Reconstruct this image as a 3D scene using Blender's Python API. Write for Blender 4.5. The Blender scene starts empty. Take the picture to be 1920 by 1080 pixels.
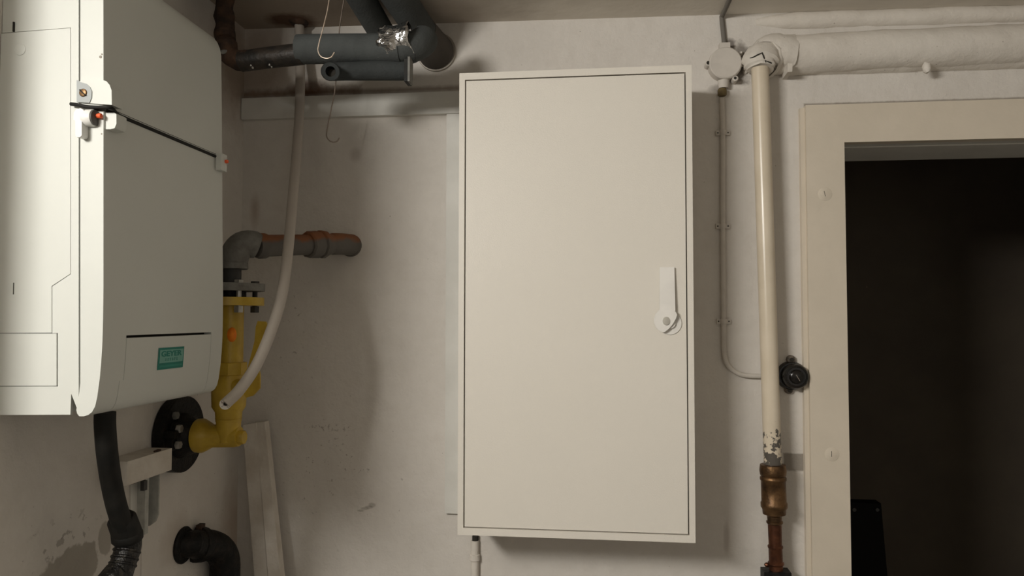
import bpy, bmesh, math, random
from mathutils import Vector, Matrix, noise
random.seed(7)
sc = bpy.context.scene
COL = sc.collection
V = Vector
# ------------------------------------------------------------------ camera model (1920x1080 photo)
F = 1387.0
DW = 1.939                       # camera to back wall; the wall face is y = 0
CAM = V((0.0, -DW, 1.5))
yaw, pit, rol = [math.radians(a) for a in (6.478, 2.267, 0.073)]
fw = V((-math.sin(yaw)*math.cos(pit), math.cos(yaw)*math.cos(pit), math.sin(pit)))
rt = V((math.cos(yaw), math.sin(yaw), 0)); up = rt.cross(fw)
rt, up = rt*math.cos(rol)+up*math.sin(rol), -rt*math.sin(rol)+up*math.cos(rol)
def ray(px, py): return fw + rt*((px-960)/F) + up*((540-py)/F)
def at(px, py, y=0.0):           # point on the plane Y = y seen at that pixel
    r = ray(px, py); return CAM + r*((y-CAM.y)/r.y)
def on(px, py, x):               # point on the plane X = x
    r = ray(px, py); return CAM + r*((x-CAM.x)/r.x)
def dep(px, py, d): return at(px, py, d-DW)
def wr(npx, d): return npx*d/F   # pixels to metres at distance d

cd = bpy.data.cameras.new('camera'); co = bpy.data.objects.new('camera', cd); COL.objects.link(co)
cd.sensor_width = 36; cd.lens = 36*F/1920; cd.clip_start = 0.02
M = Matrix((rt, up, -fw)).transposed().to_4x4(); M.translation = CAM
co.matrix_world = M; sc.camera = co

# ------------------------------------------------------------------ materials
def nn(nt, t, **kw):
    n = nt.nodes.new(t)
    for k, v in kw.items(): setattr(n, k, v)
    return n
def math_(nt, op, a, b=None, c=None, clamp=False):
    n = nn(nt, 'ShaderNodeMath', operation=op, use_clamp=clamp)
    for i, q in enumerate((a, b, c)):
        if q is None: continue
        if isinstance(q, (int, float)): n.inputs[i].default_value = q
        else: nt.links.new(q, n.inputs[i])
    return n.outputs[0]
def mixc(nt, f, a, b):
    n = nn(nt, 'ShaderNodeMix', data_type='RGBA')
    for i, q in ((0, f), (6, a), (7, b)):
        if hasattr(q, 'is_linked'): nt.links.new(q, n.inputs[i])
        elif isinstance(q, (int, float)): n.inputs[i].default_value = q
        else: n.inputs[i].default_value = (*q, 1)
    return n.outputs[2]
def ramp(nt, f, lo, hi):
    n = nn(nt, 'ShaderNodeMapRange', clamp=True)
    nt.links.new(f, n.inputs[0]); n.inputs[1].default_value = lo; n.inputs[2].default_value = hi
    return n.outputs[0]
def nz(nt, pos, scale, detail=3, rough=.55, off=(0, 0, 0)):
    m = nn(nt, 'ShaderNodeMapping'); nt.links.new(pos, m.inputs[0]); m.inputs[1].default_value = off
    n = nn(nt, 'ShaderNodeTexNoise'); nt.links.new(m.outputs[0], n.inputs['Vector'])
    n.inputs['Scale'].default_value = scale; n.inputs['Detail'].default_value = detail; n.inputs['Roughness'].default_value = rough
    return n.outputs[0]
def srgb(*c): return tuple(((v/255)/12.92 if v/255 <= .04045 else ((v/255+.055)/1.055)**2.4) for v in c)

def base_mat(name, rough=.6, metal=0, spec=.4):
    m = bpy.data.materials.new(name); m.use_nodes = True; nt = m.node_tree
    p = nt.nodes['Principled BSDF']; p.inputs['Roughness'].default_value = rough; p.inputs['Metallic'].default_value = metal
    p.inputs['Specular IOR Level'].default_value = spec
    pos = nn(nt, 'ShaderNodeNewGeometry').outputs['Position']
    return m, nt, p, pos
def mat(name, c, rough=.6, metal=0, c2=None, scale=12, lo=.4, hi=.65, bump=0, bscale=60, spec=.4, detail=4):
    m, nt, p, pos = base_mat(name, rough, metal, spec)
    c2 = c2 or tuple(v*.9 for v in c)
    f = ramp(nt, nz(nt, pos, scale, detail), lo, hi)
    nt.links.new(mixc(nt, f, c, c2), p.inputs['Base Color'])
    if bump:
        b = nn(nt, 'ShaderNodeBump'); b.inputs['Strength'].default_value = 1; b.inputs['Distance'].default_value = bump
        nt.links.new(nz(nt, pos, bscale, 4), b.inputs['Height']); nt.links.new(b.outputs[0], p.inputs['Normal'])
    return m
def ell(nt, a, b, ca, cb, ra, rb, nsock, amp, soft=.1):
    """soft-edged ragged blotch in two world coordinates"""
    u = math_(nt, 'DIVIDE', math_(nt, 'SUBTRACT', a, ca), ra); v = math_(nt, 'DIVIDE', math_(nt, 'SUBTRACT', b, cb), rb)
    d = math_(nt, 'SQRT', math_(nt, 'ADD', math_(nt, 'MULTIPLY', u, u), math_(nt, 'MULTIPLY', v, v)))
    d = math_(nt, 'ADD', d, math_(nt, 'MULTIPLY', math_(nt, 'SUBTRACT', nsock, .5), amp))
    return ramp(nt, d, 1+soft, 1-soft)
def rect(nt, a, b, a0, a1, b0, b1, nsock, amp, soft):
    ca, cb, ra, rb = (a0+a1)/2, (b0+b1)/2, (a1-a0)/2, (b1-b0)/2
    j = math_(nt, 'MULTIPLY', math_(nt, 'SUBTRACT', nsock, .5), amp)
    ea = math_(nt, 'ADD', math_(nt, 'SUBTRACT', math_(nt, 'ABSOLUTE', math_(nt, 'SUBTRACT', a, ca)), ra), j)
    eb = math_(nt, 'ADD', math_(nt, 'SUBTRACT', math_(nt, 'ABSOLUTE', math_(nt, 'SUBTRACT', b, cb)), rb), j)
    return ramp(nt, math_(nt, 'MAXIMUM', ea, eb), soft, -soft)

WALLC = (.69, .65, .60); WALLD = (.62, .58, .53)
def plaster(name, marks, c=WALLC, c2=WALLD, bump=.010):
    m, nt, p, pos = base_mat(name, .85, 0, .25)
    s = nn(nt, 'ShaderNodeSeparateXYZ'); nt.links.new(pos, s.inputs[0]); x, y, z = s.outputs
    n1 = nz(nt, pos, 2.3, 4); n2 = nz(nt, pos, 26, 5, .65); n3 = nz(nt, pos, 9, 3)
    col = mixc(nt, ramp(nt, n1, .35, .7), c, c2)
    col = mixc(nt, math_(nt, 'MULTIPLY', ramp(nt, n2, .45, .75), .15), col, (.46, .41, .35))
    # flecks of dirt everywhere, sparse
    fl = ramp(nt, nz(nt, pos, 95, 2, .5), .735, .77)
    col = mixc(nt, math_(nt, 'MULTIPLY', fl, .45), col, (.16, .12, .09))
    for k in marks:
        kind = k[0]; a = x if k[1] == 'x' else y
        if kind == 'blot':
            _, _, ca, cb, ra, rb, amp, soft, colr, st = k
            f = ell(nt, a, z, ca, cb, ra, rb, nz(nt, pos, 22, 4, .6), amp, soft)
        elif kind == 'rect':
            _, _, a0, a1, b0, b1, amp, soft, colr, st = k
            f = rect(nt, a, z, a0, a1, b0, b1, nz(nt, pos, 60, 3), amp, soft)
        else:                                    # 'specks' inside a blotch
            _, _, ca, cb, ra, rb, sc_, th, colr, st = k
            f = math_(nt, 'MULTIPLY', ell(nt, a, z, ca, cb, ra, rb, n3, .8, .35), ramp(nt, nz(nt, pos, sc_, 3, .6, (3.1, 1.7, 5.3)), th, th+.03))
        col = mixc(nt, math_(nt, 'MULTIPLY', f, st), col, colr)
    nt.links.new(col, p.inputs['Base Color'])
    h = math_(nt, 'ADD', math_(nt, 'MULTIPLY', nz(nt, pos, 5, 3), 1.5), math_(nt, 'ADD', math_(nt, 'MULTIPLY', nz(nt, pos, 30, 5, .6), .35), math_(nt, 'MULTIPLY', nz(nt, pos, 130, 3), .09)))
    b = nn(nt, 'ShaderNodeBump'); b.inputs['Strength'].default_value = .8; b.inputs['Distance'].default_value = bump
    nt.links.new(h, b.inputs['Height']); nt.links.new(b.outputs[0], p.inputs['Normal'])
    return m

# ------------------------------------------------------------------ mesh helpers
WL = {}
def obj(name, bm, m, parent=None, smooth=True, ang=38, bev=0, segs=2):
    if bev:
        ed = [e for e in bm.edges if len(e.link_faces) == 2 and e.calc_face_angle(0) > .6]
        bmesh.ops.bevel(bm, geom=ed, offset=bev, segments=segs, profile=.6, affect='EDGES', clamp_overlap=True)
    bmesh.ops.recalc_face_normals(bm, faces=bm.faces[:])
    lo = V((min(v.co.x for v in bm.verts), min(v.co.y for v in bm.verts), min(v.co.z for v in bm.verts)))
    hi = V((max(v.co.x for v in bm.verts), max(v.co.y for v in bm.verts), max(v.co.z for v in bm.verts)))
    w = V(((lo.x+hi.x)/2, (lo.y+hi.y)/2, lo.z))
    for v in bm.verts: v.co -= w
    if smooth:
        for f in bm.faces: f.smooth = True
        for e in bm.edges:
            if len(e.link_faces) == 2 and e.calc_face_angle(0) > math.radians(ang): e.smooth = False
    me = bpy.data.meshes.new(name); bm.to_mesh(me); bm.free()
    if m: me.materials.append(m)
    o = bpy.data.objects.new(name, me); COL.objects.link(o)
    if parent is not None:
        o.parent = parent; o.location = w - WL[parent.name]
    else: o.location = w
    WL[o.name] = w
    return o
def thing(name, label, cat, loc, group=None):
    o = bpy.data.objects.new(name, None); COL.objects.link(o); o.location = loc; o.empty_display_size = .05
    WL[o.name] = V(loc); o['label'] = label; o['category'] = cat
    if group: o['group'] = group
    return o
def tag(o, label, cat, group=None):
    o['label'] = label; o['category'] = cat
    if group: o['group'] = group
    return o
def struct(name, bm, m, parent=None, **kw):
    o = obj(name, bm, m, parent, **kw)
    if parent is None: o['kind'] = 'structure'
    return o
B = bmesh.new
def box(bm, x0, x1, y0, y1, z0, z1):
    vs = [bm.verts.new((x, y, z)) for x in (x0, x1) for y in (y0, y1) for z in (z0, z1)]
    for f in ((0, 1, 3, 2), (4, 6, 7, 5), (0, 4, 5, 1), (2, 3, 7, 6), (0, 2, 6, 4), (1, 5, 7, 3)): bm.faces.new([vs[i] for i in f])
    return bm
def prism(bm, pts, vec):
    vec = V(vec); a = [bm.verts.new(p) for p in pts]; b = [bm.verts.new(V(p)+vec) for p in pts]; n = len(pts)
    bm.faces.new(a); bm.faces.new(b[::-1])
    for i in range(n): bm.faces.new((a[i], b[i], b[(i+1) % n], a[(i+1) % n]))
    return bm
def frames(pts):
    T = []
    for i in range(len(pts)):
        a = pts[max(i-1, 0)]; b = pts[min(i+1, len(pts)-1)]; T.append((b-a).normalized())
    n = T[0].orthogonal().normalized(); N = [n]
    for i in range(1, len(T)):
        q = T[i-1].rotation_difference(T[i]); n = q @ N[-1]; n = (n - T[i]*n.dot(T[i])).normalized(); N.append(n)
    return T, N
def tube(bm, pts, r, seg=18, caps=True, inner=None, wob=0):
    pts = [V(p) for p in pts]; n = len(pts); T, N = frames(pts)
    rr = r if isinstance(r, (list, tuple)) else [r]*n
    rings = []
    for i in range(n):
        b = T[i].cross(N[i]); ring = []
        for k in range(seg):
            a = 2*math.pi*k/seg; d = N[i]*math.cos(a)+b*math.sin(a)
            q = rr[i]
            if wob: q *= 1+wob*noise.noise((pts[i]+d*rr[i])*40)
            ring.append(bm.verts.new(pts[i]+d*q))
        rings.append(ring)
    for i in range(n-1):
        for k in range(seg): bm.faces.new((rings[i][k], rings[i][(k+1) % seg], rings[i+1][(k+1) % seg], rings[i+1][k]))
    if caps:
        for i, s in ((0, -1), (n-1, 1)):
            if inner and i in inner:
                ri, dp = inner[i]; b = T[i].cross(N[i])
                r1 = [bm.verts.new(pts[i]+(N[i]*math.cos(2*math.pi*k/seg)+b*math.sin(2*math.pi*k/seg))*ri) for k in range(seg)]
                r2 = [bm.verts.new(pts[i]-T[i]*s*dp+(N[i]*math.cos(2*math.pi*k/seg)+b*math.sin(2*math.pi*k/seg))*ri) for k in range(seg)]
                for k in range(seg):
                    bm.faces.new((rings[i][k], rings[i][(k+1) % seg], r1[(k+1) % seg], r1[k])); bm.faces.new((r1[k], r1[(k+1) % seg], r2[(k+1) % seg], r2[k]))
                bm.faces.new(r2)
            else: bm.faces.new(rings[i])
    return bm
def spl(pts, n=8):
    P = [V(p) for p in pts]; out = []
    for i in range(len(P)-1):
        p0 = P[i-1] if i else P[0]*2-P[1]; p1, p2 = P[i], P[i+1]; p3 = P[i+2] if i+2 < len(P) else p2*2-p1
        for k in range(n):
            t = k/n
            out.append(.5*((2*p1)+(p2-p0)*t+(2*p0-5*p1+4*p2-p3)*t*t+(3*p1-p0-3*p2+p3)*t**3))
    return out+[P[-1]]
def lathe(bm, o, ax, prof, seg=24, rot=0):
    o = V(o); ax = V(ax).normalized(); n = ax.orthogonal().normalized(); n = Matrix.Rotation(rot, 3, ax) @ n; b = ax.cross(n); rings = []
    for t, r in prof:
        rings.append([bm.verts.new(o+ax*t+(n*math.cos(2*math.pi*k/seg)+b*math.sin(2*math.pi*k/seg))*max(r, 1e-5)) for k in range(seg)])
    for i in range(len(rings)-1):
        for k in range(seg): bm.faces.new((rings[i][k], rings[i][(k+1) % seg], rings[i+1][(k+1) % seg], rings[i+1][k]))
    bm.faces.new(rings[0]); bm.faces.new(rings[-1])
    return bm
def disc(bm, o, ax, r, t, seg=24, bv=0, rot=0):
    if bv: return lathe(bm, o, ax, [(0, r), (t-bv, r), (t-bv*.3, r-bv*.35), (t, r-bv)], seg, rot)
    return lathe(bm, o, ax, [(0, r), (t, r)], seg, rot)
def bend(p0, corner, p1, n=10):          # quadratic elbow path
    p0, c, p1 = V(p0), V(corner), V(p1)
    return [p0*(1-t)**2+c*2*t*(1-t)+p1*t*t for t in [i/n for i in range(n+1)]]
def jit(bm, amp, scale=30):
    for v in bm.verts:
        q = v.co*scale; v.co += V((noise.noise(q), noise.noise(q+V((7, 3, 1))), noise.noise(q+V((2, 9, 5)))))*amp
    return bm

# ------------------------------------------------------------------ room shell
LX = at(457, 200).x                               # left wall plane
RX = 1.75; FY = -3.9; WT = .2
pA = at(880, 42); pB = at(1900, 11)
cs = (pB.z-pA.z)/(pB.x-pA.x)
def cz(x): return pA.z+cs*(x-pA.x)
DX0 = at(1587, 500, -.026).x; DX1 = DX0+.82        # door opening
DZ = at(1700, 264, -.026).z

def P2(px, py): q = at(px, py); return q.x, q.z
DIRT = (.13, .095, .07); MORTAR = (.38, .345, .295); RUST = (.10, .042, .016)
def wr0(n): return n*DW/F
mk = []
x, z = P2(1493, 866); mk.append(('rect', 'x', x-wr0(22), x+wr0(20), z-wr0(16), z+wr0(15), .006, .002, (.25, .22, .185), .9))
x, z = P2(615, 868); mk.append(('specks', 'x', x, z, wr0(58), wr0(62), 105, .645, DIRT, .55))
x, z = P2(622, 802); mk.append(('specks', 'x', x, z, wr0(52), wr0(6), 100, .56, DIRT, .45))
x, z = P2(560, 640); mk.append(('specks', 'x', x, z, wr0(45), wr0(110), 75, .66, DIRT, .4))
for px, py, rx_, rz_ in ((676, 957.5, 7, 2.2), (684, 953.5, 8, 2.6), (692, 951, 8, 2.6), (698, 947, 7, 4)):
    x, z = P2(px, py); mk.append(('blot', 'x', x, z, wr0(rx_), wr0(rz_), 1.0, .3, DIRT, .4))
x, z = P2(640, 930); mk.append(('specks', 'x', x, z, wr0(150), wr0(90), 48, .70, DIRT, .4))
x, z = P2(667, 290); mk.append(('blot', 'x', x, z, wr0(10), wr0(12), .9, .5, (.36, .31, .27), .45))
x0, z0 = P2(455, 176); x1, _ = P2(865, 170)
mk.append(('rect', 'x', x0, x1-.28, z0-.01, z0+.007, .022, .010, RUST, .75))
mk.append(('rect', 'x', x0, x1, z0-.01, z0+.002, .008, .005, (.18, .125, .085), .6))
x, z = P2(480, 120); mk.append(('blot', 'x', x, z, wr0(70), wr0(80), .8, .5, (.30, .22, .16), .6))
x, z = P2(578, 165); mk.append(('blot', 'x', x, z, wr0(35), wr0(16), .9, .4, RUST, .75))
x, z = P2(478, 395); mk.append(('blot', 'x', x, z, wr0(8), wr0(26), .8, .6, (.3, .2, .13), .5))
x, z = P2(1382, 120); mk.append(('blot', 'x', x+wr0(4), z, wr0(20), wr0(34), 2.4, .25, (.13, .11, .09), .75))
x, z = P2(1368, 86); mk.append(('blot', 'x', x, z, wr0(10), wr0(14), 1.2, .25, (.11, .09, .075), .8))
x, z = P2(1345, 166); mk.append(('blot', 'x', x, z, wr0(14), wr0(7), 1.2, .4, (.2, .17, .14), .6))
x, z = P2(1362, 1010); mk.append(('blot', 'x', x, z, wr0(5), wr0(24), 1.0, .4, (.42, .37, .33), .6))
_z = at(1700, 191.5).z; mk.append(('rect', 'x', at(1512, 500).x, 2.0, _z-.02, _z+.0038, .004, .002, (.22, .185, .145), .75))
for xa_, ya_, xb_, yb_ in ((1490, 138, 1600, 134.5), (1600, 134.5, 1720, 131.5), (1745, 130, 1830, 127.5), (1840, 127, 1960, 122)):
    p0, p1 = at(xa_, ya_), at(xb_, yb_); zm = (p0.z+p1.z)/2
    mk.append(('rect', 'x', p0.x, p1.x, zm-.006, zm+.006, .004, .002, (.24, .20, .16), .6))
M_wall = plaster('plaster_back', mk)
mkL = []
p = on(132, 1072, LX); mkL.append(('blot', 'y', p.y, p.z, .075, .046, 1.15, .05, MORTAR, .95))
p = on(199, 1010, LX); mkL.append(('blot', 'y', p.y, p.z, .022, .034, 1.0, .06, MORTAR, .85))
p = on(120, 1010, LX); mkL.append(('specks', 'y', p.y, p.z, .09, .04, 42, .62, (.2, .17, .14), .5))
p = on(330, 1010, LX); mkL.append(('blot', 'y', p.y, p.z, .05, .05, .9, .5, (.40, .33, .26), .5))
p = on(440, 1000, LX); mkL.append(('blot', 'y', p.y, p.z, .06, .12, .9, .6, (.36, .26, .18), .6))
p = on(440, 120, LX); mkL.append(('blot', 'y', p.y, p.z, .10, .14, .9, .5, (.26, .18, .12), .7))
M_wallL = plaster('plaster_left', mkL)
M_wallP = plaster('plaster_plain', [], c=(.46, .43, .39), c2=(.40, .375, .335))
M_floor = mat('concrete_floor', (.24, .225, .205), .9, c2=(.19, .18, .16), scale=6, bump=.003)
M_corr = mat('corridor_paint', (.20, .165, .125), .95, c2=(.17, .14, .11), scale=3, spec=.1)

def grid_wall(bm, o, ux, uz, w, h, nx, nz_, fn):
    """lumpy plaster face"""
    g = [[bm.verts.new(V(o)+V(ux)*(w*i/nx)+V(uz)*(h*j/nz_)) for j in range(nz_+1)] for i in range(nx+1)]
    for i in range(nx):
        for j in range(nz_): bm.faces.new((g[i][j], g[i+1][j], g[i+1][j+1], g[i][j+1]))
b = B()
H = 2.5
box(b, LX-.25, DX0-.012, 0, WT, 0, H); box(b, DX0-.012, DX1+.012, 0, WT, DZ+.012, H); box(b, DX1+.012, RX+.25, 0, WT, 0, H)
struct('wall_back', b, M_wall, smooth=False)
LE = -1.06; LX2 = -3.0                           # the left wall ends beside the camera; the cellar is wider behind it
b = B(); box(b, LX2, LX, LE, 0, 0, H); struct('wall_left', b, M_wallL, smooth=False)
b = B(); box(b, LX2-.2, LX2, FY, LE, 0, H); struct('wall_left_rear', b, M_wallP, smooth=False)
b = B(); box(b, RX, RX+.25, FY, 0, 0, H); struct('wall_right', b, M_wallP, smooth=False)
b = B(); box(b, LX2-.2, RX+.25, FY-.2, FY, 0, H); struct('wall_front', b, M_wallP, smooth=False)
b = B(); box(b, LX2-.2, RX+.25, FY-.2, 2.2, -.1, 0); struct('floor', b, M_floor, smooth=False)
m, nt, p, pos = base_mat('ceiling_paint', .9, 0, .2)
s = nn(nt, 'ShaderNodeSeparateXYZ'); nt.links.new(pos, s.inputs[0])
col = mixc(nt, ramp(nt, nz(nt, pos, 4, 4), .35, .7), (.80, .755, .68), (.70, .655, .585))
q = at(560, 45)
dm = ell(nt, s.outputs[0], s.outputs[1], LX+.12, -.1, .55, .45, nz(nt, pos, 7, 4), .9, .5)
col = mixc(nt, math_(nt, 'MULTIPLY', dm, .8), col, (.22, .165, .12))
dm = ell(nt, s.outputs[0], s.outputs[1], q.x, -.05, .06, .05, nz(nt, pos, 25, 4), .9, .3)
col = mixc(nt, math_(nt, 'MULTIPLY', dm, .85), col, (.09, .04, .02))
nt.links.new(col, p.inputs['Base Color'])
bp = nn(nt, 'ShaderNodeBump'); bp.inputs['Distance'].default_value = .003; nt.links.new(nz(nt, pos, 14, 5), bp.inputs['Height']); nt.links.new(bp.outputs[0], p.inputs['Normal'])
M_ceil = m
b = B()
xs = (LX2-.2, RX+.25)
prism(b, [(xs[0], FY-.2, cz(xs[0])), (xs[1], FY-.2, cz(xs[1])), (xs[1], FY-.2, cz(xs[1])+.15), (xs[0], FY-.2, cz(xs[0])+.15)], (0, -FY+.2+WT, 0))
struct('ceiling', b, M_ceil, smooth=False)
# corridor behind the doorway
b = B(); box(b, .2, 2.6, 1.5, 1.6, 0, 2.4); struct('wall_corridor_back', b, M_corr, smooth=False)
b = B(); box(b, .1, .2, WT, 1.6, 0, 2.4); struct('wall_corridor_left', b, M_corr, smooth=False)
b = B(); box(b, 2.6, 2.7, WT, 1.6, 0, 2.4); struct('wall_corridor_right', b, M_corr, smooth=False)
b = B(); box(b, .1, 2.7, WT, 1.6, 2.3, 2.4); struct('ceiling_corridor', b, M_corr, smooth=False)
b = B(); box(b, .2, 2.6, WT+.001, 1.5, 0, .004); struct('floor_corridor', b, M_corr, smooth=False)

# ------------------------------------------------------------------ shared paints
M_cab = mat('cabinet_paint', (.755, .71, .635), .42, c2=(.745, .70, .625), scale=3, bump=.0004, bscale=400, spec=.35)
M_hand = mat('handle_plastic', (.83, .80, .75), .4)
M_gap = mat('dark_gap', (.03, .026, .02), .9)
M_boil = mat('boiler_paint', (.64, .65, .61), .45, c2=(.615, .625, .585), scale=4)
M_front = M_boil
M_black = mat('black_rubber', (.009, .009, .008), .6, c2=(.015, .014, .012), scale=40, spec=.25)
M_blackm = mat('black_cast_iron', (.007, .0065, .006), .5, c2=(.022, .017, .013), scale=50, bump=.003, bscale=90, lo=.5, hi=.7, spec=.22)
M_chrome = mat('galvanised', (.50, .49, .46), .4, .7, c2=(.36, .34, .31), scale=50)
M_brass = mat('brass', (.20, .115, .055), .42, .9, c2=(.085, .05, .028), scale=35, bump=.001, bscale=120)
M_copper = mat('copper', (.17, .068, .036), .42, .85, c2=(.075, .032, .02), scale=40, bump=.0008, bscale=150)
M_yel = mat('yellow_paint', (.52, .345, .03), .38, c2=(.42, .27, .022), scale=25, bump=.0008, bscale=80, spec=.5)
M_grey = mat('grey_fitting', (.19, .185, .165), .6, c2=(.135, .125, .11), scale=45, bump=.001, bscale=140)
M_dkgrey = mat('dark_grey_pipe', (.035, .035, .034), .6, c2=(.055, .05, .045), scale=40)
M_foam = mat('grey_foam', (.078, .084, .082), .85, c2=(.066, .07, .069), scale=18, bump=.0012, bscale=160, spec=.2)
M_foamd = mat('dark_foam', (.052, .057, .057), .85, c2=(.042, .046, .046), scale=18, bump=.0012, bscale=160, spec=.2)
M_foil = mat('aluminium_foil', (.80, .80, .80), .22, 1.0, bump=.012, bscale=30)
M_rust = mat('rusty_iron', (.085, .045, .025), .85, c2=(.025, .016, .012), scale=30, bump=.003, bscale=70, lo=.35, hi=.6)
M_bpipe = mat('bitumen_pipe', (.02, .018, .016), .5, c2=(.045, .034, .026), scale=35, bump=.002, bscale=80)
M_trim = mat('trim_paint', (.66, .585, .48), .55, c2=(.62, .55, .45), scale=7, bump=.001, bscale=35)
M_frame = mat('frame_paint', (.66, .645, .60), .55, c2=(.60, .585, .54), scale=9, bump=.0008, bscale=50)
M_plank = mat('plank_paint', (.66, .61, .545), .7, c2=(.54, .48, .41), scale=12, bump=.002, bscale=60)
M_hose = mat('grey_tube_plastic', (.46, .41, .36), .5, c2=(.42, .375, .33), scale=8)
M_cable = mat('painted_cable', (.60, .555, .50), .65, c2=(.54, .50, .45), scale=25)
M_wire = mat('steel_wire', (.62, .52, .43), .35, .8, c2=(.42, .33, .26), scale=60)
M_wired = mat('shaded_wire', (.30, .245, .20), .5, .5, c2=(.20, .16, .13), scale=60)  # darker copy of the wire, the rear hook's shade is in its colour
M_orange = mat('orange_plastic', (.85, .13, .04), .5)
M_dot = mat('orange_sticker', (.95, .27, .01), .6, c2=(.85, .2, .01), scale=90)
M_teal = mat('teal_print', (.012, .20, .155), .6)
M_tealL = mat('pale_teal', (.17, .40, .335), .6)
M_plasterlump = plaster('plaster_lump', [], c=(.72, .675, .61), c2=(.66, .61, .545), bump=.01)

# painted steel pipe: paint flakes off towards its lower end
m, nt, p, pos = base_mat('painted_pipe', .28, 0, .5)
s = nn(nt, 'ShaderNodeSeparateXYZ'); nt.links.new(pos, s.inputs[0])
zt = at(1447, 770, -.06).z; zb = at(1447, 872, -.06).z
g = ramp(nt, s.outputs[2], zt, zb)
pk = ramp(nt, math_(nt, 'ADD', nz(nt, pos, 48, 4, .6, (1.3, 0, .4)), math_(nt, 'MULTIPLY', g, .36)), .74, .76)
col = mixc(nt, ramp(nt, nz(nt, pos, 10, 4), .35, .7), (.70, .61, .485), (.62, .535, .41))
nt.links.new(mixc(nt, pk, col, (.10, .088, .075)), p.inputs['Base Color'])
M_ppipe = m
GYP = 1.61-DW
# orange primer with grey underside for the gas branch
m, nt, p, pos = base_mat('primer_pipe', .65, 0, .3)
s = nn(nt, 'ShaderNodeSeparateXYZ'); nt.links.new(pos, s.inputs[0])
zc_ = at(560, 455, -.2).z; za_ = at(472, 459, GYP+.03).z; zb_2 = at(640, 457, -.06).z; slp = (zb_2-za_)/(-.06-GYP-.03)
rel = math_(nt, 'SUBTRACT', math_(nt, 'SUBTRACT', s.outputs[2], math_(nt, 'MULTIPLY', math_(nt, 'SUBTRACT', s.outputs[1], GYP+.03), slp*1.25)), za_)
f = ramp(nt, math_(nt, 'ADD', rel, math_(nt, 'MULTIPLY', math_(nt, 'SUBTRACT', nz(nt, pos, 16, 4), .5), .05)), .000, .012)
nt.links.new(mixc(nt, f, (.115, .105, .092), (.22, .085, .035)), p.inputs['Base Color'])
M_primer = m

# ------------------------------------------------------------------ meter cabinet
CX0, CX1, CZ0, CZ1, CY = -.3251, .2226, 1.5-.5108, 1.5+.587, -.205
cab = thing('meter_cabinet', 'large cream metal cabinet with a lever handle mounted on the back wall', 'cabinet', ((CX0+CX1)/2, 0, CZ0))
b = B(); fl, fr, ft, fb = .0135, .0135, .0165, .0165
def tray(bm, X0, X1, Z0, Z1, yf, yb, ix0, ix1, iz0, iz1, dp):
    def q(a0, a1, c0, c1, y): return [bm.verts.new(v) for v in ((a0, y, c0), (a1, y, c0), (a1, y, c1), (a0, y, c1))]
    A, I, J, K = q(X0, X1, Z0, Z1, yf), q(ix0, ix1, iz0, iz1, yf), q(ix0, ix1, iz0, iz1, yf+dp), q(X0, X1, Z0, Z1, yb)
    for i in range(4):
        j = (i+1) % 4
        bm.faces.new((A[i], A[j], I[j], I[i])); bm.faces.new((I[i], I[j], J[j], J[i])); bm.faces.new((A[i], K[i], K[j], A[j]))
    bm.faces.new(J); bm.faces.new(K[::-1])
tray(b, CX0, CX1, CZ0, CZ1, CY, -.001, CX0+fl, CX1-fr, CZ0+fb, CZ1-ft, .028)
obj('body', b, M_cab, cab, bev=.0012)
gp = .0028
b = B(); box(b, CX0+fl+gp, CX1-fr-gp, CY+.002, CY+.022, CZ0+fb+gp*.9, CZ1-ft-gp*.9)
door = obj('door', b, M_cab, cab, bev=.0012)
b = B(); tray(b, CX0+fl+.0002, CX1-fr-.0002, CZ0+fb+.0002, CZ1-ft-.0002, CY+.014, CY+.0275, CX0+fl+gp+.001, CX1-fr-gp-.001, CZ0+fb+gp+.001, CZ1-ft-gp-.001, .012)
obj('door_gap_shade', b, M_gap, cab, smooth=False)  # dark strip standing in for the shade in the door gap
hc = at(1253, 603, CY)
b = B(); hc = at(1256, 606, CY); lathe(b, hc+V((0, .002, 0)), (0, -1, 0), [(0, .0268), (.0022, .0268), (.0028, .0258), (.003, .013), (.0085, .012)], 40)
obj('handle_rosette', b, M_hand, door, ang=30)
# lever: hugs the door at its top and stands off at its round lower end
def slab(bm, pix, yo, th):
    A, C = [], []
    for (px, py), y_, t_ in zip(pix, yo, th):
        q = at(px, py, CY-y_); A.append(bm.verts.new(q)); C.append(bm.verts.new((q.x, q.y+t_, q.z)))
    bm.faces.new(A); bm.faces.new(C[::-1]); n = len(A)
    for i in range(n): bm.faces.new((A[i], C[i], C[(i+1) % n], A[(i+1) % n]))
b = B()
slab(b, [(1237, 501), (1264.5, 501), (1266.5, 592), (1237, 592)], [.0045, .0045, .0102, .0102], [.004, .004, .0045, .0045])
cxp, cyp, rp_ = 1249.5, 600.5, 23.5
ring = [(cxp+rp_*math.cos(math.radians(a_)), cyp+rp_*math.sin(math.radians(a_))) for a_ in range(105, 318, 12)]
ring += [(1268, 586), (1269.3, 591), (1267.5, 597), (1262, 607), (1254, 616.5), (1247, 622)]
slab(b, ring, [.0112+.0022*max(0, (px-1249)/20) for px, py in ring], [.0045]*len(ring))
obj('handle_lever', b, M_hand, door, ang=24, bev=.0007, segs=2)
b = B(); o_ = at(1249.5, 602, CY-.0128); disc(b, o_+V((0, .002, 0)), (.12, -1, .1), .0085, .0035, 24, .001)
for v in b.verts: v.co.z = o_.z+(v.co.z-o_.z)*1.15
obj('lock_insert', b, mat('lock_grey', (.50, .47, .41), .5), door)

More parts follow.
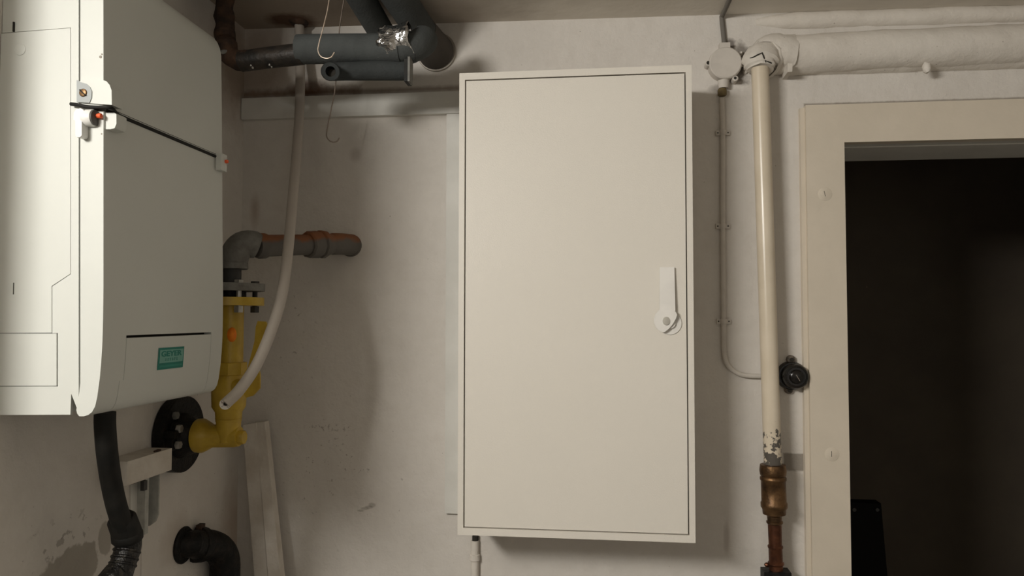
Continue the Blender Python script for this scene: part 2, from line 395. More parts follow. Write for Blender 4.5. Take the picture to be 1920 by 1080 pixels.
# ------------------------------------------------------------------ wooden frame behind the cabinet
fr_ = thing('panel_frame', 'flat off-white wooden frame fixed to the wall, partly behind the cabinet', 'wooden frame', (at(845, 963).x, 0, at(845, 963).z))
zt1 = at(700, 176, -.018).z; zt0 = at(700, 216.5, -.018).z
b = B(); box(b, LX+.002, CX0-.0006, -.018, 0, zt0, zt1); obj('top_rail', b, M_frame, fr_, bev=.0015)
b = B(); box(b, at(836, 500, -.014).x, CX0-.0006, -.014, 0, at(845, 963, -.014).z, zt0-.0005); obj('stile', b, M_frame, fr_, bev=.0015)

# ------------------------------------------------------------------ boiler
YN = on(3, 150, LX+.004).y                        # near side of the boiler
XF = at(196, 400, YN).x
YB = on(418, 400, XF).y                           # far side
boil = thing('gas_boiler', 'white wall hung boiler with grey front and teal sticker on left wall', 'boiler', (LX+.05, (YN+YB)/2, at(150, 780, YN).z))
def nr(px, py, dy=0): q = at(px, py, YN); return V((q.x, YN+dy, q.z))
prof_px = [(153, -100), (165, -98), (179, -91), (187, -80), (193, -65), (196, -48), (196.3, 100), (196.3, 300), (196.3, 540), (195.5, 600), (194.5, 640), (192, 680), (189.3, 710), (184.5, 745), (180.5, 762), (175, 772), (168, 777.5), (160, 780), (151, 780), (147, 775), (145.5, 768), (149, 752)]
PF = [nr(*p_) for p_ in prof_px]
def xf(z):
    for a, c in zip(PF[5:], PF[6:]):
        if c.z <= z <= a.z:
            t = (a.z-z)/max(a.z-c.z, 1e-6); return a.x+(c.x-a.x)*t
    return PF[5].x if z > PF[5].z else PF[14].x
XI = nr(153, 300).x                               # rear plane of the front cover
_a, _b = nr(153, 0), nr(153, 760)
def xi(z): return _a.x+(_b.x-_a.x)*(z-_a.z)/(_b.z-_a.z)
def cover(bm, z0, z1, y0, y1):
    """slice of the front cover between two heights, from y0 to y1"""
    zs = [z1]+[p_.z for p_ in PF[1:19] if z0 < p_.z < z1]+([z0] if z0 > PF[14].z else [])
    if z0 <= PF[14].z:
        pts = [p_ for p_ in PF if p_.z < z1]
        pts = [V((xf(z1), 0, z1))]+[V((p_.x, 0, p_.z)) for p_ in pts]+[V((xi(z1), 0, z1))]
    elif z1 >= PF[1].z:
        pts = [V((p_.x, 0, p_.z)) for p_ in PF if p_.z > z0 and p_.z >= PF[9].z]+[V((xf(z0), 0, z0)), V((xi(z0), 0, z0))]
    else:
        pts = [V((xf(zz), 0, zz)) for zz in zs]+[V((xi(z0), 0, z0)), V((xi(z1), 0, z1))]
    return prism(bm, [V((q.x, y0, q.z)) for q in pts], (0, y1-y0, 0))
zg = nr(215, 205).z
f0 = on(232, 660, XF-.001).y; f0b = on(216, 735, XF-.008).y; f1 = on(391, 660, XF-.001).y
zft = on(310, 629.5, XF).z; zfs = on(220, 714, XF-.004).z
# carcass behind the covers
ztop = PF[0].z; zbot = nr(150, 779).z
b = B(); box(b, LX+.002, nr(131, 400).x-.004, YN+.014, YB-.002, nr(60, 775).z, ztop-.004)
obj('carcass', b, M_boil, boil, bev=.001)
b = B(); box(b, nr(130, 400).x-.006, XI-.004, YN+.006, YB-.004, nr(140, 740).z, ztop-.006); box(b, LX+.004, nr(131, 400).x-.005, YN+.0052, YN+.0138, nr(60, 774).z, ztop-.006); obj('seam_backing', b, M_gap, boil, smooth=False)  # dark backing sheet, gives the panel seams their shade
XL = LX+.001
def plate(name, pix, th=.004, dy=0, m=M_boil, bev=.0012, parent=boil):
    pts = [nr(px, py, dy) for px, py in pix]
    pts = [V((max(p_.x, XL), p_.y, p_.z)) for p_ in pts]
    b = prism(B(), pts, (0, th+.0005, 0)); return obj(name, b, m, parent, bev=bev, segs=1)
plate('upper_side_panel', [(4, -100), (132, -100), (132, 50.8), (-4, 61.2)], th=.0045, dy=.002)
sp = plate('side_panel', [(-4, 63.2), (132, 52.6), (132, 513), (97, 536), (97, 624), (-30, 624.5)])
plate('frame_strip', [(133, -100), (147.5, -100), (147.5, 755), (144, 765), (133.5, 738), (132, 777.5), (-30, 778), (-30, 724.5), (108.5, 724.5), (108.5, 624.5), (98.2, 624.5), (98.2, 537), (133, 514)])
plate('access_panel', [(-30, 625.3), (107, 625.3), (107, 723.3), (-30, 723.3)], th=.005, dy=-.0012)
b = B(); c_ = nr(38, 93); disc(b, c_+V((0, .001, 0)), (0, -1, 0), wr(12, 1.13), .002, 28, .0008); obj('round_plug', b, M_boil, sp)
b = B(); a0 = nr(24, 41); a1 = nr(26, 59); box(b, a0.x, a1.x, YN-.0004, YN+.003, a1.z, a0.z); obj('slot', b, M_gap, boil, smooth=False)
b = B(); a0 = nr(25, 530); a1 = nr(26.2, 552); box(b, a0.x, a1.x, YN-.0003, YN+.002, a1.z, a0.z); obj('slot', b, M_gap, sp, smooth=False)
YC = YN-.003                                       # near edge of the front cover
b = cover(B(), zg+.003, ztop+.01, YC, YB); upc = obj('upper_front_cover', b, M_front, boil, ang=32, bev=.0014)
b = B(); zl = zg-.003
gpf = .0011
cover(b, zfs, zl, YC, f0-gpf); cover(b, zbot-.05, zfs, YC, f0b-gpf)
cover(b, zft+.0035, zl, f0-gpf, f1+gpf)
cover(b, zbot-.05, zl, f1+gpf, YB)
loc_ = obj('lower_front_cover', b, M_front, boil, ang=32)
b = B(); cover(b, zfs, zft-.001, f0, f1); cover(b, zbot-.05, zfs, f0b, f1); flap = obj('flap', b, M_front, boil, ang=32)
b = B(); box(b, XI, XF-.012, f0b, f1+.002, zfs-.02, zg+.004); obj('flap_backing', b, M_gap, boil, smooth=False)  # dark block put behind the flap so its gaps look shaded
b = B(); box(b, XI+.004, XF-.004, YN+.004, YB-.003, zg-.006, zg+.006); obj('cover_gap', b, M_gap, boil, smooth=False)  # dark block for the shade in the split between the covers
# ears, gasket, latch; the ears have the covers' lacquer
def ear(name, pix, y1, m, par, y0=None):
    y0 = YC-.004 if y0 is None else y0
    pts = [V((nr(px, py).x, y0, nr(px, py).z)) for px, py in pix]
    b = prism(B(), pts, (0, y1-y0, 0)); return obj(name, b, m, par, bev=.0012, segs=2)
e1 = ear('lug', [(153.5, 156), (158, 153), (196, 152), (205, 155), (211, 162), (214.5, 172), (215, 199), (150.5, 194)], YC+.022, M_boil, upc)
M_pocket = mat('pocket_grey', (.36, .38, .38), .5)
b = B(); pts = [nr(px, py, -.0085) for px, py in ((150.5, 153), (158, 157), (168, 160), (175, 166), (178.5, 174), (178, 186), (174, 195.5), (150.5, 193.5))]
prism(b, pts, (0, .004, 0)); obj('screw_pocket', b, M_pocket, upc, bev=.0008, segs=1)
b = B(); sc_c = nr(163, 177, -.0085); disc(b, sc_c+V((0, .002, 0)), (0, -1, 0), .0066, .0042, 20, .0015); scr = obj('screw', b, M_brass, upc)
b = B(); d1 = V((.0052, 0, -.0048)); w_ = V((.0008, 0, .0008))
prism(b, [sc_c-d1-w_+V((0, -.0024, 0)), sc_c+d1-w_+V((0, -.0024, 0)), sc_c+d1+w_+V((0, -.0024, 0)), sc_c-d1+w_+V((0, -.0024, 0))], (0, .002, 0)); obj('screw_slot', b, M_gap, scr, smooth=False)
e2 = ear('lug', [(186, 211), (214, 211), (217.5, 214), (217.5, 232), (214, 240), (206, 242), (186, 242)], YC+.03, M_front, loc_, y0=YC+.004)
gz = [nr(138, 197, -.006), nr(155, 200, -.009), nr(170, 203.5, -.010), nr(190, 205, -.011), nr(214, 205, -.009)]
g0 = nr(217, 206, -.004); p_ = on(232, 213, XF+.003)
gx_ = xf(zg)+.0005
path = spl(gz+[V((gx_+.003, YC+.03, zg)), V((gx_, YC+.06, zg)), V((gx_, YC+.2, zg)), V((gx_, YB-.012, zg))], 6)
b = tube(B(), path, .0031, 10); obj('gasket', b, M_black, boil)
latch_m = mat('latch_white', (.82, .81, .77), .4)
kc = nr(170, 224, -.008)
b = B(); lathe(b, kc, (1, 0, 0), [(-.004, .0125), (.0, .0136), (.011, .0136), (.0125, .0128)], 28); lt = obj('latch_barrel', b, latch_m, loc_)
b = B(); lathe(b, kc+V((.0115, 0, 0)), (1, 0, 0), [(0, .0122), (.0035, .0122), (.0045, .010)], 28); obj('latch_socket', b, mat('latch_dark', (.10, .095, .085), .5), lt)
b = B(); lathe(b, kc+V((.014, 0, .003)), (1, 0, 0), [(0, .003), (.007, .0042), (.010, .004), (.0115, .002)], 16); obj('latch_pin', b, M_orange, lt)
b = B(); pts = [(154, 217), (158, 211), (166, 209), (172, 212), (172, 229), (168.5, 231), (168.5, 259), (165, 262.5), (159, 262.5), (156.5, 259), (156.5, 232), (153, 230)]
prism(b, [nr(px, py, -.019) for px, py in pts], (0, .015, 0)); obj('latch_arm', b, latch_m, loc_, bev=.001)
b = B(); box(b, XF-.002, XF+.010, YB-.03, YB-.006, on(415, 322, XF).z, on(415, 291, XF).z); e3 = obj('lug', b, M_front, loc_, bev=.003)
b = B(); q = on(418.5, 303.5, XF+.004); q.y = YB-.012; lathe(b, q, (1, 0, 0), [(0, .003), (.008, .004), (.011, .0036), (.0125, .002)], 14); obj('latch_pin', b, M_orange, loc_)
# paint chips on the cover edge
M_chip = mat('paint_chip', (.30, .27, .23), .7)
for px, py, r_ in ((191, 108, .0024), (193.5, 103, .0014), (193, 252, .0012)):
    b = B(); disc(b, nr(px, py, -.0031), (0, -1, 0), r_, .0004, 9); obj('paint_chip', b, M_chip, upc if py < 200 else loc_)
# sticker on the flap
sy0 = on(294, 655, XF).y; sy1 = on(342, 650, XF).y
sz1 = on(318, 651, XF).z; sz0 = on(316, 691, XF-.003).z
def skin(name, y0, y1, z0, z1, off, m, par, n=6):
    b = B(); g = [[b.verts.new((xf(z0+(z1-z0)*j/n)+off, y, z0+(z1-z0)*j/n)) for j in range(n+1)] for y in (y0, y1)]
    g2 = [[b.verts.new((v.co.x-.0003, v.co.y, v.co.z)) for v in r] for r in g]
    for j in range(n):
        b.faces.new((g[0][j], g[1][j], g[1][j+1], g[0][j+1])); b.faces.new((g2[0][j+1], g2[1][j+1], g2[1][j], g2[0][j]))
        for i in (0, 1): b.faces.new((g[i][j], g[i][j+1], g2[i][j+1], g2[i][j]))
    b.faces.new((g[0][0], g2[0][0], g2[1][0], g[1][0])); b.faces.new((g[0][n], g[1][n], g2[1][n], g2[0][n]))
    return obj(name, b, m, par, smooth=False)
st = skin('sticker', sy0, sy1, sz0, sz1, .0009, M_teal, flap); st['label'] = 'teal printed sticker on the flap'
sw, sh = sy1-sy0, sz1-sz0
skin('sticker_field', sy0+sw*.05, sy1-sw*.04, sz0+sh*.30, sz1-sh*.10, .0013, M_tealL, st)
def text_on(s, y0, z0, size, width, name, m, par):
    cu = bpy.data.curves.new(name, 'FONT'); cu.body = s; cu.size = size; cu.extrude = .0001; cu.offset = size*.03
    to = bpy.data.objects.new('tmp', cu); COL.objects.link(to); bpy.context.view_layer.update()
    me = bpy.data.meshes.new_from_object(to.evaluated_get(bpy.context.evaluated_depsgraph_get()))
    bpy.data.objects.remove(to)
    xs_ = [v.co.x for v in me.vertices]; k = width/(max(xs_)-min(xs_)); mn = min(xs_)
    b = B(); b.from_mesh(me)
    for v in b.verts:
        yy, zz, t = v.co.x, v.co.y, v.co.z; Z = z0+zz; v.co = V((xf(Z)+.0016+t, y0+(yy-mn)*k, Z))
    bpy.data.meshes.remove(me)
    return obj(name, b, m, par, smooth=False)
text_on('GEYER', sy0+sw*.10, sz0+sh*.60, sh*.34, sw*.80, 'sticker_lettering', M_teal, st)
b = B(); r_ = random.Random(3)
for k in range(6):
    yy = sy0+sw*(.26+.085*k)
    for q in range(2):
        z0_ = sz0+sh*(.38+.035*q*2); a_ = yy+sw*.012*r_.random(); w2 = sw*(.03+.03*r_.random())
        box(b, xf(z0_)+.0013, xf(z0_)+.0015, a_, a_+w2, z0_, z0_+sh*(.05+.02*r_.random()))
obj('sticker_small_print', b, mat('teal_mid', (.05, .24, .19), .6), st, smooth=False)
skin('sticker_band', sy0+sw*.06, sy1-sw*.05, sz0+sh*.10, sz0+sh*.20, .0013, mat('teal_band', (.03, .26, .20), .6), st, 2)

# ------------------------------------------------------------------ black drain hose under the boiler
hx = -.865
H0 = on(197, 752, hx)
pts = [on(px, py, hx-(.0 if py < 900 else .012)) for px, py in ((197, 773), (197, 800), (201, 850), (209, 905), (219, 950), (231, 988))]
hose = thing('drain_hose', 'thick black hose hanging below the boiler against the left wall', 'hose', (pts[-1].x, pts[-1].y, 0))
b = tube(B(), spl(pts, 8), .0178, 24); obj('hose', b, M_black, hose)
c0, c1, c2, c3 = [on(px, py, hx-.016) for px, py in ((227, 970), (238, 1000), (240, 1026), (222, 1085))]
b = tube(B(), [c0, c0+(c1-c0)*.15, c1], [.0215, .0255, .0262], 24); lathe(b, c1, (c2-c1), [(-.004, .0245), (.0, .0275), (.012, .0275), (.016, .0245)], 24)
obj('coupling', b, M_black, hose)
q3 = c3+V((-.004, -.03, -.09)); q4 = V((q3.x, q3.y-.03, .0))
b = tube(B(), spl([c1, c2, c3, q3, q4], 8), .0232, 24); 
t_ = (c3-c2).normalized()
for k in (.12, .35, .55): lathe(b, c2+(c3-c2)*k, t_, [(-.003, .0235), (-.001, .0252), (.001, .0252), (.003, .0235)], 24)
obj('lower_elbow', b, mat('wet_black', (.008, .0075, .007), .25, c2=(.03, .026, .02), scale=90, lo=.55, hi=.65, bump=.004, bscale=110, spec=.4), hose)

# ------------------------------------------------------------------ white wall rail and grey channel below the boiler
rx = LX+.055
r0 = on(238, 885, rx); r1 = on(312, 866, rx)
zt_, zb_ = on(238, 866, rx).z, on(238, 911, rx).z
b = B(); box(b, LX, rx, r0.y, r1.y+.02, zb_, zt_); 
rail = tag(obj('wall_rail', b, M_plank, None, bev=.002), 'short horizontal white bar on left wall, rust stained, behind the black hose', 'bar')
b = B(); g0 = on(322, 838, rx-.008); 
lathe(b, on(289, 847, rx-.008)+V((0, 0, .0005)), (.2, 1, 0), [(0, .002), (.01, .0035), (.018, .002)], 8); obj('rust_lump', b, M_rust, rail)
b = B(); q = on(243, 912, rx-.01); box(b, q.x-.01, q.x+.004, q.y, q.y+.022, zb_-.003, zb_+.001); obj('rust_lump', b, M_rust, rail, bev=.001)
M_zinc = mat('dull_zinc', (.46, .46, .42), .5, .1, c2=(.34, .335, .305), scale=40)
chan = thing('steel_channel', 'grey galvanised steel channel standing on left wall below the white bar', 'bracket', (LX, on(275, 985, LX).y, on(275, 985, LX).z))
ca = on(263, 990, LX+.02); cb = on(277, 990, LX+.02); cc = on(294, 945, LX+.012)
zlo = on(275, 987, LX+.01).z; zhi = zb_-.0005
b = B(); box(b, LX, LX+.004, on(242, 930, LX).y, on(292, 930, LX).y, zlo, zhi); obj('back_plate', b, M_frame, chan, bev=.0006)
b = B(); box(b, LX+.004, LX+.022, on(262, 940, LX+.01).y, on(269, 940, LX+.01).y, zlo-.01, zhi); obj('web', b, M_zinc, chan, bev=.001)
fy = on(279, 940, LX+.012).y
b = B(); pr = [(LX+.004, zhi), (LX+.034, zhi), (LX+.034, zlo+.025), (LX+.028, zlo+.01), (LX+.016, zlo+.001), (LX+.004, zlo-.002)]
prism(b, [V((a, fy, c)) for a, c in pr], (0, .004, 0)); obj('flange', b, M_zinc, chan, bev=.0006)
b = B(); q = on(268, 912, LX+.02); box(b, LX+.018, LX+.026, q.y-.006, q.y+.006, q.z-.008, q.z+.012); obj('bolt_head', b, M_dkgrey, chan, bev=.001)
b = B(); q = on(268, 1040, LX); box(b, LX, LX+.003, q.y-.008, q.y+.008, q.z-.12, zlo-.011)
tag(obj('wall_strip', b, M_wallL, None, bev=.001), 'thin painted strip running down left wall under the steel channel', 'strip')

# ------------------------------------------------------------------ gas pipe: yellow valve, grey elbow, branch to the back wall, black flange
GD = 1.61; GY = GD-DW
gas = thing('gas_pipe', 'yellow gas valve pipe beside the boiler with grey elbow and orange branch', 'gas pipe', dep(429, 850, GD))
def g_(px, py, dy=0): q = at(px, py, GY); return V((q.x, GY+dy, q.z))
gx = g_(429, 770).x
def gz_(py): return at(430, py, GY).z
ZU = V((0, 0, 1))
def col_(name, py0, py1, r, m, par=gas, seg=28, rot=0, bv=0, dx=0, **kw):
    z0, z1 = gz_(py1), gz_(py0); bv = bv or .001
    b = lathe(B(), V((gx+dx, GY, z0)), ZU, [(0, r-bv), (bv, r), (z1-z0-bv, r), (z1-z0, r-bv)], seg, rot); return obj(name, b, m, par, **kw)
rp = wr(25.5, GD)
ris = col_('riser', 572, 760, rp, M_yel)
col_('hex_collar', 679, 702, rp*1.28, M_yel, seg=8, rot=.39)
b = lathe(B(), V((gx, GY, gz_(790))), ZU, [(0, rp*.95), (gz_(772)-gz_(790), rp*1.0), (gz_(762)-gz_(790), rp*1.25), (gz_(735)-gz_(790), rp*1.3), (gz_(712)-gz_(790), rp*1.24), (gz_(700)-gz_(790), rp*1.1)], 28)
vb = obj('valve_body', b, M_yel, gas)
# tee at the foot
tz = gz_(818)
b = lathe(B(), V((gx, GY, tz-.012)), ZU, [(-.006, .012), (0, rp*.82), (.012, rp*.9), (gz_(786)-tz+.012, rp*.92), (gz_(784)-tz+.012, rp)], 28)
xl = g_(366, 815).x; xr = g_(449, 820).x
lathe(b, V((xl, GY, tz)), (1, 0, 0), [(0, .030), (.006, .038), (.018, .039), (.030, .033), (.042, .026), (xr-xl-.012, .0245), (xr-xl, .022)], 28)
tee = obj('tee', b, M_yel, gas)
b = B(); lathe(b, V((xr-.001, GY, tz-.002)), (1, 0, 0), [(0, .0165), (.011, .016), (.013, .0145)], 8, .39); obj('plug', b, M_yel, gas, bev=.001)
# flange pair on top
f_r = wr(63, GD)
b = B(); 
def flange(py0, py1, m, name, sc_=1.0):
    z0, z1 = gz_(py1), gz_(py0); pts = []
    for k in range(40):
        a = 2*math.pi*k/40; rr = f_r*sc_*(1+.03*math.cos(4*a)); pts.append(V((gx+rr*math.cos(a), GY+rr*math.sin(a), z0)))
    return obj(name, prism(B(), pts, (0, 0, z1-z0)), m, gas, bev=.0012)
flange(558, 573, M_yel, 'yellow_flange'); flange(532, 546, M_grey, 'grey_flange', 1.02)
col_('flange_gasket', 546, 558, rp*1.15, M_blackm)
for k in range(4):
    a = math.pi/4+math.pi/2*k; cx, cy = gx+f_r*.76*math.cos(a), GY+f_r*.76*math.sin(a)
    b = lathe(B(), V((cx, cy, gz_(586))), ZU, [(0, .0105), (.001, .011), (gz_(574)-gz_(586), .011)], 6, .2)
    lathe(b, V((cx, cy, gz_(574))), ZU, [(0, .006), (gz_(527)-gz_(574), .006)], 10)
    lathe(b, V((cx, cy, gz_(532))), ZU, [(0, .011), (.006, .011), (.007, .010)], 6, .2)
    obj('flange_bolt', b, M_chrome if k % 2 else M_dkgrey, gas)
col_('upper_riser', 480, 533, wr(19.5, GD), M_dkgrey)
# elbow
er = wr(25, GD)
e0 = V((gx+.003, GY, gz_(500))); ek = V((gx+.008, GY, gz_(448)))
brA = g_(472, 459, .03); brB = at(640, 457, -.06)
bd = (brB-brA).normalized()
path = bend(e0, ek+V((.002, .0, .004)), brA, 12)
b = tube(B(), path, [er*.98]+[er*1.1]*11+[er*1.02], 26); lathe(b, e0, ZU, [(-.006, er*1.1), (-.005, er*1.18), (.008, er*1.18), (.011, er*1.05)], 26)
obj('grey_elbow', b, M_grey, gas)
L = (brB-brA).length
b = lathe(B(), brA-bd*.006, bd, [(0, .026), (.01, .030), (.024, .030), (.034, .026), (L*.60, .0255), (L, .024)], 26); obj('branch_pipe', b, M_primer, gas)
b = lathe(B(), brA+bd*(L*.56), bd, [(0, .030), (.004, .034), (.034, .035), (.036, .031), (.040, .031), (.043, .036), (.055, .036), (.064, .030), (.078, .027)], 10, .3); obj('union_nut', b, M_primer, gas)
w_end = V((at(655, 456).x+.004, .01, brB.z+.001))
b = tube(B(), bend(brA+bd*(L*.84), brB+bd*.03, w_end, 12), [.025]+[.0285]*11+[.0285], 26); lathe(b, V((w_end.x, -.012, w_end.z)), (0, 1, 0), [(0, .030), (.013, .031)], 26); obj('wall_elbow', b, M_primer, gas)
# valve lever
LYv = GY-.034
lv = [(474, 742), (487, 728), (487, 702), (484, 690), (489, 664), (490, 648), (500, 640), (501.5, 612), (498, 603), (483, 602), (479.5, 612), (477, 640), (470, 668), (464, 690), (457, 702), (455, 735), (461, 746)]
b = prism(B(), [V((at(px, py, LYv).x, LYv, at(px, py, LYv).z)) for px, py in lv], (0, .006, 0)); obj('valve_lever', b, M_yel, gas, bev=.0012)
b = B(); hb = at(469, 722, LYv); lathe(b, V((gx+rp*.9, GY-.018, gz_(722))), V((hb.x-gx-rp*.9, -.012, hb.z-gz_(722))), [(0, .016), (.03, .014)], 18); obj('valve_stem', b, M_yel, gas)
# orange dot
b = B(); a0 = math.radians(-55)
ov = []
for k in range(18):
    a = 2*math.pi*k/18; th = a0+.34*math.cos(a); zz = gz_(627)+.0165*math.sin(a)
    ov.append(b.verts.new((gx+(rp+.0008)*math.cos(th), GY+(rp+.0008)*math.sin(th), zz)))
b.faces.new(ov); dt = obj('round_sticker', b, M_dot, ris); dt['label'] = 'round orange dot sticker'
sm = dt.modifiers.new('thick', 'SOLIDIFY'); sm.thickness = .0006
# black flange with bolts on the left wall
FXp = LX+.028; fc = on(346, 814, FXp)
rf = wr(76, 1.58)
pts = []
for k in range(48):
    a = 2*math.pi*k/48; pts.append(V((LX+.002, fc.y+rf*math.cos(a)*1.0, fc.z+rf*math.sin(a))))
b = prism(B(), pts, (FXp-LX-.002, 0, 0)); fl_ = obj('black_flange', b, M_blackm, gas, bev=.005, segs=3); fl_['label'] = 'black cast flange with bolts against the left wall'
b = lathe(B(), V((FXp-.002, GY, tz)), (1, 0, 0), [(0, .052), (.012, .05), (.03, .042), (xl-FXp+.006, .034)], 26); obj('flange_neck', b, M_blackm, fl_)
FX2 = FXp+.001
q = on(333, 806, FX2); b = B(); box(b, FX2-.003, FX2+.022, q.y-.05, q.y+.045, q.z-.012, q.z+.004); box(b, FX2-.003, FX2+.014, q.y-.046, q.y+.046, q.z-.04, q.z-.012); obj('bolt_bar', b, M_blackm, fl_, bev=.003)
for (px, py, m_) in ((329, 779, M_grey), (336, 804, M_chrome), (334, 834, M_chrome)):
    q = on(px, py, FX2+(.002 if py < 790 else .02)); b = lathe(B(), q-V((.004, 0, 0)), (1, 0, 0), [(0, .0095), (.008, .0095), (.010, .008)], 6, .3); obj('bolt_head', b, m_, fl_)

# ------------------------------------------------------------------ flexible grey tube from the ceiling
tp = [dep(561, 40, 1.90), dep(562, 90, 1.89), dep(563, 150, 1.87), dep(561, 220, 1.83), dep(555, 300, 1.77), dep(548, 380, 1.70), dep(541, 460, 1.63), dep(530, 545, 1.56), dep(512, 610, 1.51), dep(483, 680, 1.47), dep(450, 730, 1.44), dep(423, 757, 1.42)]
tp[0].z = cz(tp[0].x)
tb = thing('plastic_tube', 'long grey plastic tube curving down from ceiling, open end before yellow pipe', 'tube', tp[-1])
ps = spl(tp, 6); nps = len(ps)
M_tubew = mat('tube_rim', (.72, .68, .62), .6, c2=(.3, .24, .2), scale=160, lo=.5, hi=.62)
b = tube(B(), ps, [.0125-.001*i/nps for i in range(nps)], 20); obj('tube', b, M_hose, tb)
e_ = ps[-1]; td = (ps[-1]-ps[-3]).normalized(); td = (td+(CAM-e_).normalized()*4).normalized()
b = tube(B(), [e_-td*.006, e_+td*.0035], .0114, 20, inner={1: (.0042, .004)}); oe = obj('open_end', b, M_tubew, tb)
b = disc(B(), e_-td*.0004, td, .0041, .0006, 12); obj('bore', b, M_gap, oe)
b = lathe(B(), V((tp[0].x, tp[0].y, cz(tp[0].x)-.012)), ZU, [(0, .014), (.004, .022), (.012, .026)], 22); obj('ceiling_collar', jit(b, .003, 60), M_rust, tb)

# ------------------------------------------------------------------ heating pipes under the ceiling
PD = 1.68
hp = thing('heating_pipe', 'dark rusty pipe from ceiling with grey foam sleeve and foil', 'pipe', dep(560, 95, PD))
ra = dep(421, -20, PD+.03); rb_ = dep(424, 92, PD); rc = dep(445, 115, PD-.01)
ra.z = cz(ra.x)
b = tube(B(), spl([ra, dep(421, 60, PD+.02), rb_], 10), .0225, 24, wob=.28); lathe(b, dep(423, 68, PD+.01), (rb_-ra), [(-.012, .019), (-.009, .025), (.009, .025), (.012, .019)], 8); obj('rusty_riser', b, M_rust, hp)
b = tube(B(), bend(dep(423, 80, PD), dep(424, 118, PD), dep(470, 113, PD-.005), 10), .0245, 20, wob=.18)
obj('rusty_elbow', b, M_rust, hp)
b = tube(B(), [dep(452, 115, PD-.005), dep(500, 109, PD-.01), dep(566, 101, PD-.01)], [.0245, .025, .0255], 22, wob=.05); bpz = obj('bare_pipe', b, M_bpipe, hp)
b = lathe(B(), dep(419, 98, PD-.024), (.3, -1, .3), [(0, .006), (.003, .008), (.005, .004)], 9); jit(b, .003, 90); obj('paint_splash', b, M_grey, bpz)
for px, py_ in ((470, 124), (474, 128), (505, 123), (509, 127)):
    b = lathe(B(), dep(px, py_, PD-.030), (.5, -1, .2), [(0, .0012), (.004, .0018), (.006, .0008)], 7); jit(b, .002, 400); obj('paint_splash', b, M_frame, bpz)
b = tube(B(), [dep(560, 92.5, PD-.01), dep(640, 91.5, PD-.01), dep(752, 91, PD-.01)], wr(28.5, PD), 30, inner={0: (.0262, .006)}); sl = obj('foam_sleeve', b, M_foam, hp)
fe0 = dep(742, 91, PD-.01); fe1 = dep(795, 74, PD+.045)
b = tube(B(), bend(fe0, dep(786, 91, PD), fe1, 10), [.034]+[.035]*9+[.034], 26, inner={10: (.024, .02)}); obj('foam_elbow', b, M_foam, hp)
b = lathe(B(), dep(757, 92, PD-.005), dep(800, 78, PD+.04)-dep(757, 92, PD-.005), [(0, .0345), (.002, .0375), (.022, .0375), (.024, .0345)], 26); obj('foam_collar', b, M_foamd, hp)
# crumpled foil wrapped over the joint
b = B(); fa = dep(714, 84, PD-.020); fb2 = dep(770, 76, PD-.014); nU, nW = 16, 22
ax = (fb2-fa).normalized(); nx_ = ax.orthogonal().normalized(); by = ax.cross(nx_); G = []
for i in range(nU+1):
    ring = []
    for k in range(nW):
        a = 2*math.pi*k/nW; d = nx_*math.cos(a)+by*math.sin(a); p_ = fa+(fb2-fa)*(i/nU)
        rr = .034+.010*noise.noise(p_*38+d*1.7)+.006*noise.noise(p_*70+d*3); e = .012*noise.noise(d*1.5+V((i and 3, 0, 1)))
        ring.append(b.verts.new(p_+d*rr+ax*e+V((0, 0, .004))))
    G.append(ring)
for i in range(nU):
    for k in range(nW): b.faces.new((G[i][k], G[i][(k+1) % nW], G[i+1][(k+1) % nW], G[i+1][k]))
fo = obj('foil_wrap', b, M_foil, hp, ang=60); fo['label'] = 'crumpled shiny aluminium foil'
sm = fo.modifiers.new('thick', 'SOLIDIFY'); sm.thickness = .0006
# lower short foam tube
l0, l1 = dep(618, 134.5, PD-.035), dep(766, 131, PD+.01)
sh_ = thing('short_insulated_pipe', 'short dark foam pipe hanging under the grey foam sleeve, open left end', 'pipe', (l0+l1)/2)
l_end = dep(620, 134, PD-.085)
b = tube(B(), [l_end, l_end+(l0-l_end)*.3]+bend(l_end+(l0-l_end)*.5, l0, l0+(l1-l0)*.2, 8)+[l1], [.0195]*2+[.021]*9+[.0248], 28, inner={0: (.0115, .03), 11: (.015, .02)}); fs_ = obj('foam_sleeve', b, M_foamd, sh_)
b = disc(B(), l_end+V((0, .016, 0)), (0, -1, 0), .0112, .001, 18); obj('bore', b, M_gap, fs_)
b = B(); s0 = dep(764.5, 106, PD-.03); s1 = dep(768, 152, PD-.03); box(b, s0.x, s0.x+.005, s0.y, s0.y+.03, s1.z, s0.z); obj('clamp', b, M_grey, sh_, bev=.001)
b = B(); box(b, s0.x-.009, s0.x-.0002, s0.y+.002, s0.y+.04, s1.z+.001, s0.z-.004); obj('end_stop', b, M_black, sh_, bev=.002)

# two insulated pipes towards the room along the ceiling
def longfoam(name, label, a, bq, r, m, extra=None):
    a, bq = V(a), V(bq); d = (bq-a).normalized()
    t = thing(name, label, 'pipe', a)
    return t, a, bq, d
a = dep(811, 90, 1.905); bq = dep(748, -4, 1.70)
t, a, bq, d = longfoam('insulated_pipe', 'right grey foam pipe from ceiling entering the wall beside the cabinet', a, bq, .04, M_foam)
b = tube(B(), [a+(bq-a)*.12, bq, bq+(bq-a)*.7], [.0395, .039, .039], 30); obj('foam_sleeve', b, M_foam, t)
b = lathe(B(), V((a.x+.004, -.001, a.z-.0)), (0, -1, 0), [(0, .053), (.003, .0535), (.005, .0525)], 36); rs = obj('wall_rosette', b, mat('rosette_metal', (.42, .38, .33), .35, .6), t)
b = tube(B(), [V((a.x+.003, -.004, a.z)), a+(bq-a)*.10, a+(bq-a)*.36], [.049, .0455, .0405], 32); obj('end_cap', b, mat('brown_foam', (.088, .076, .066), .85), t)
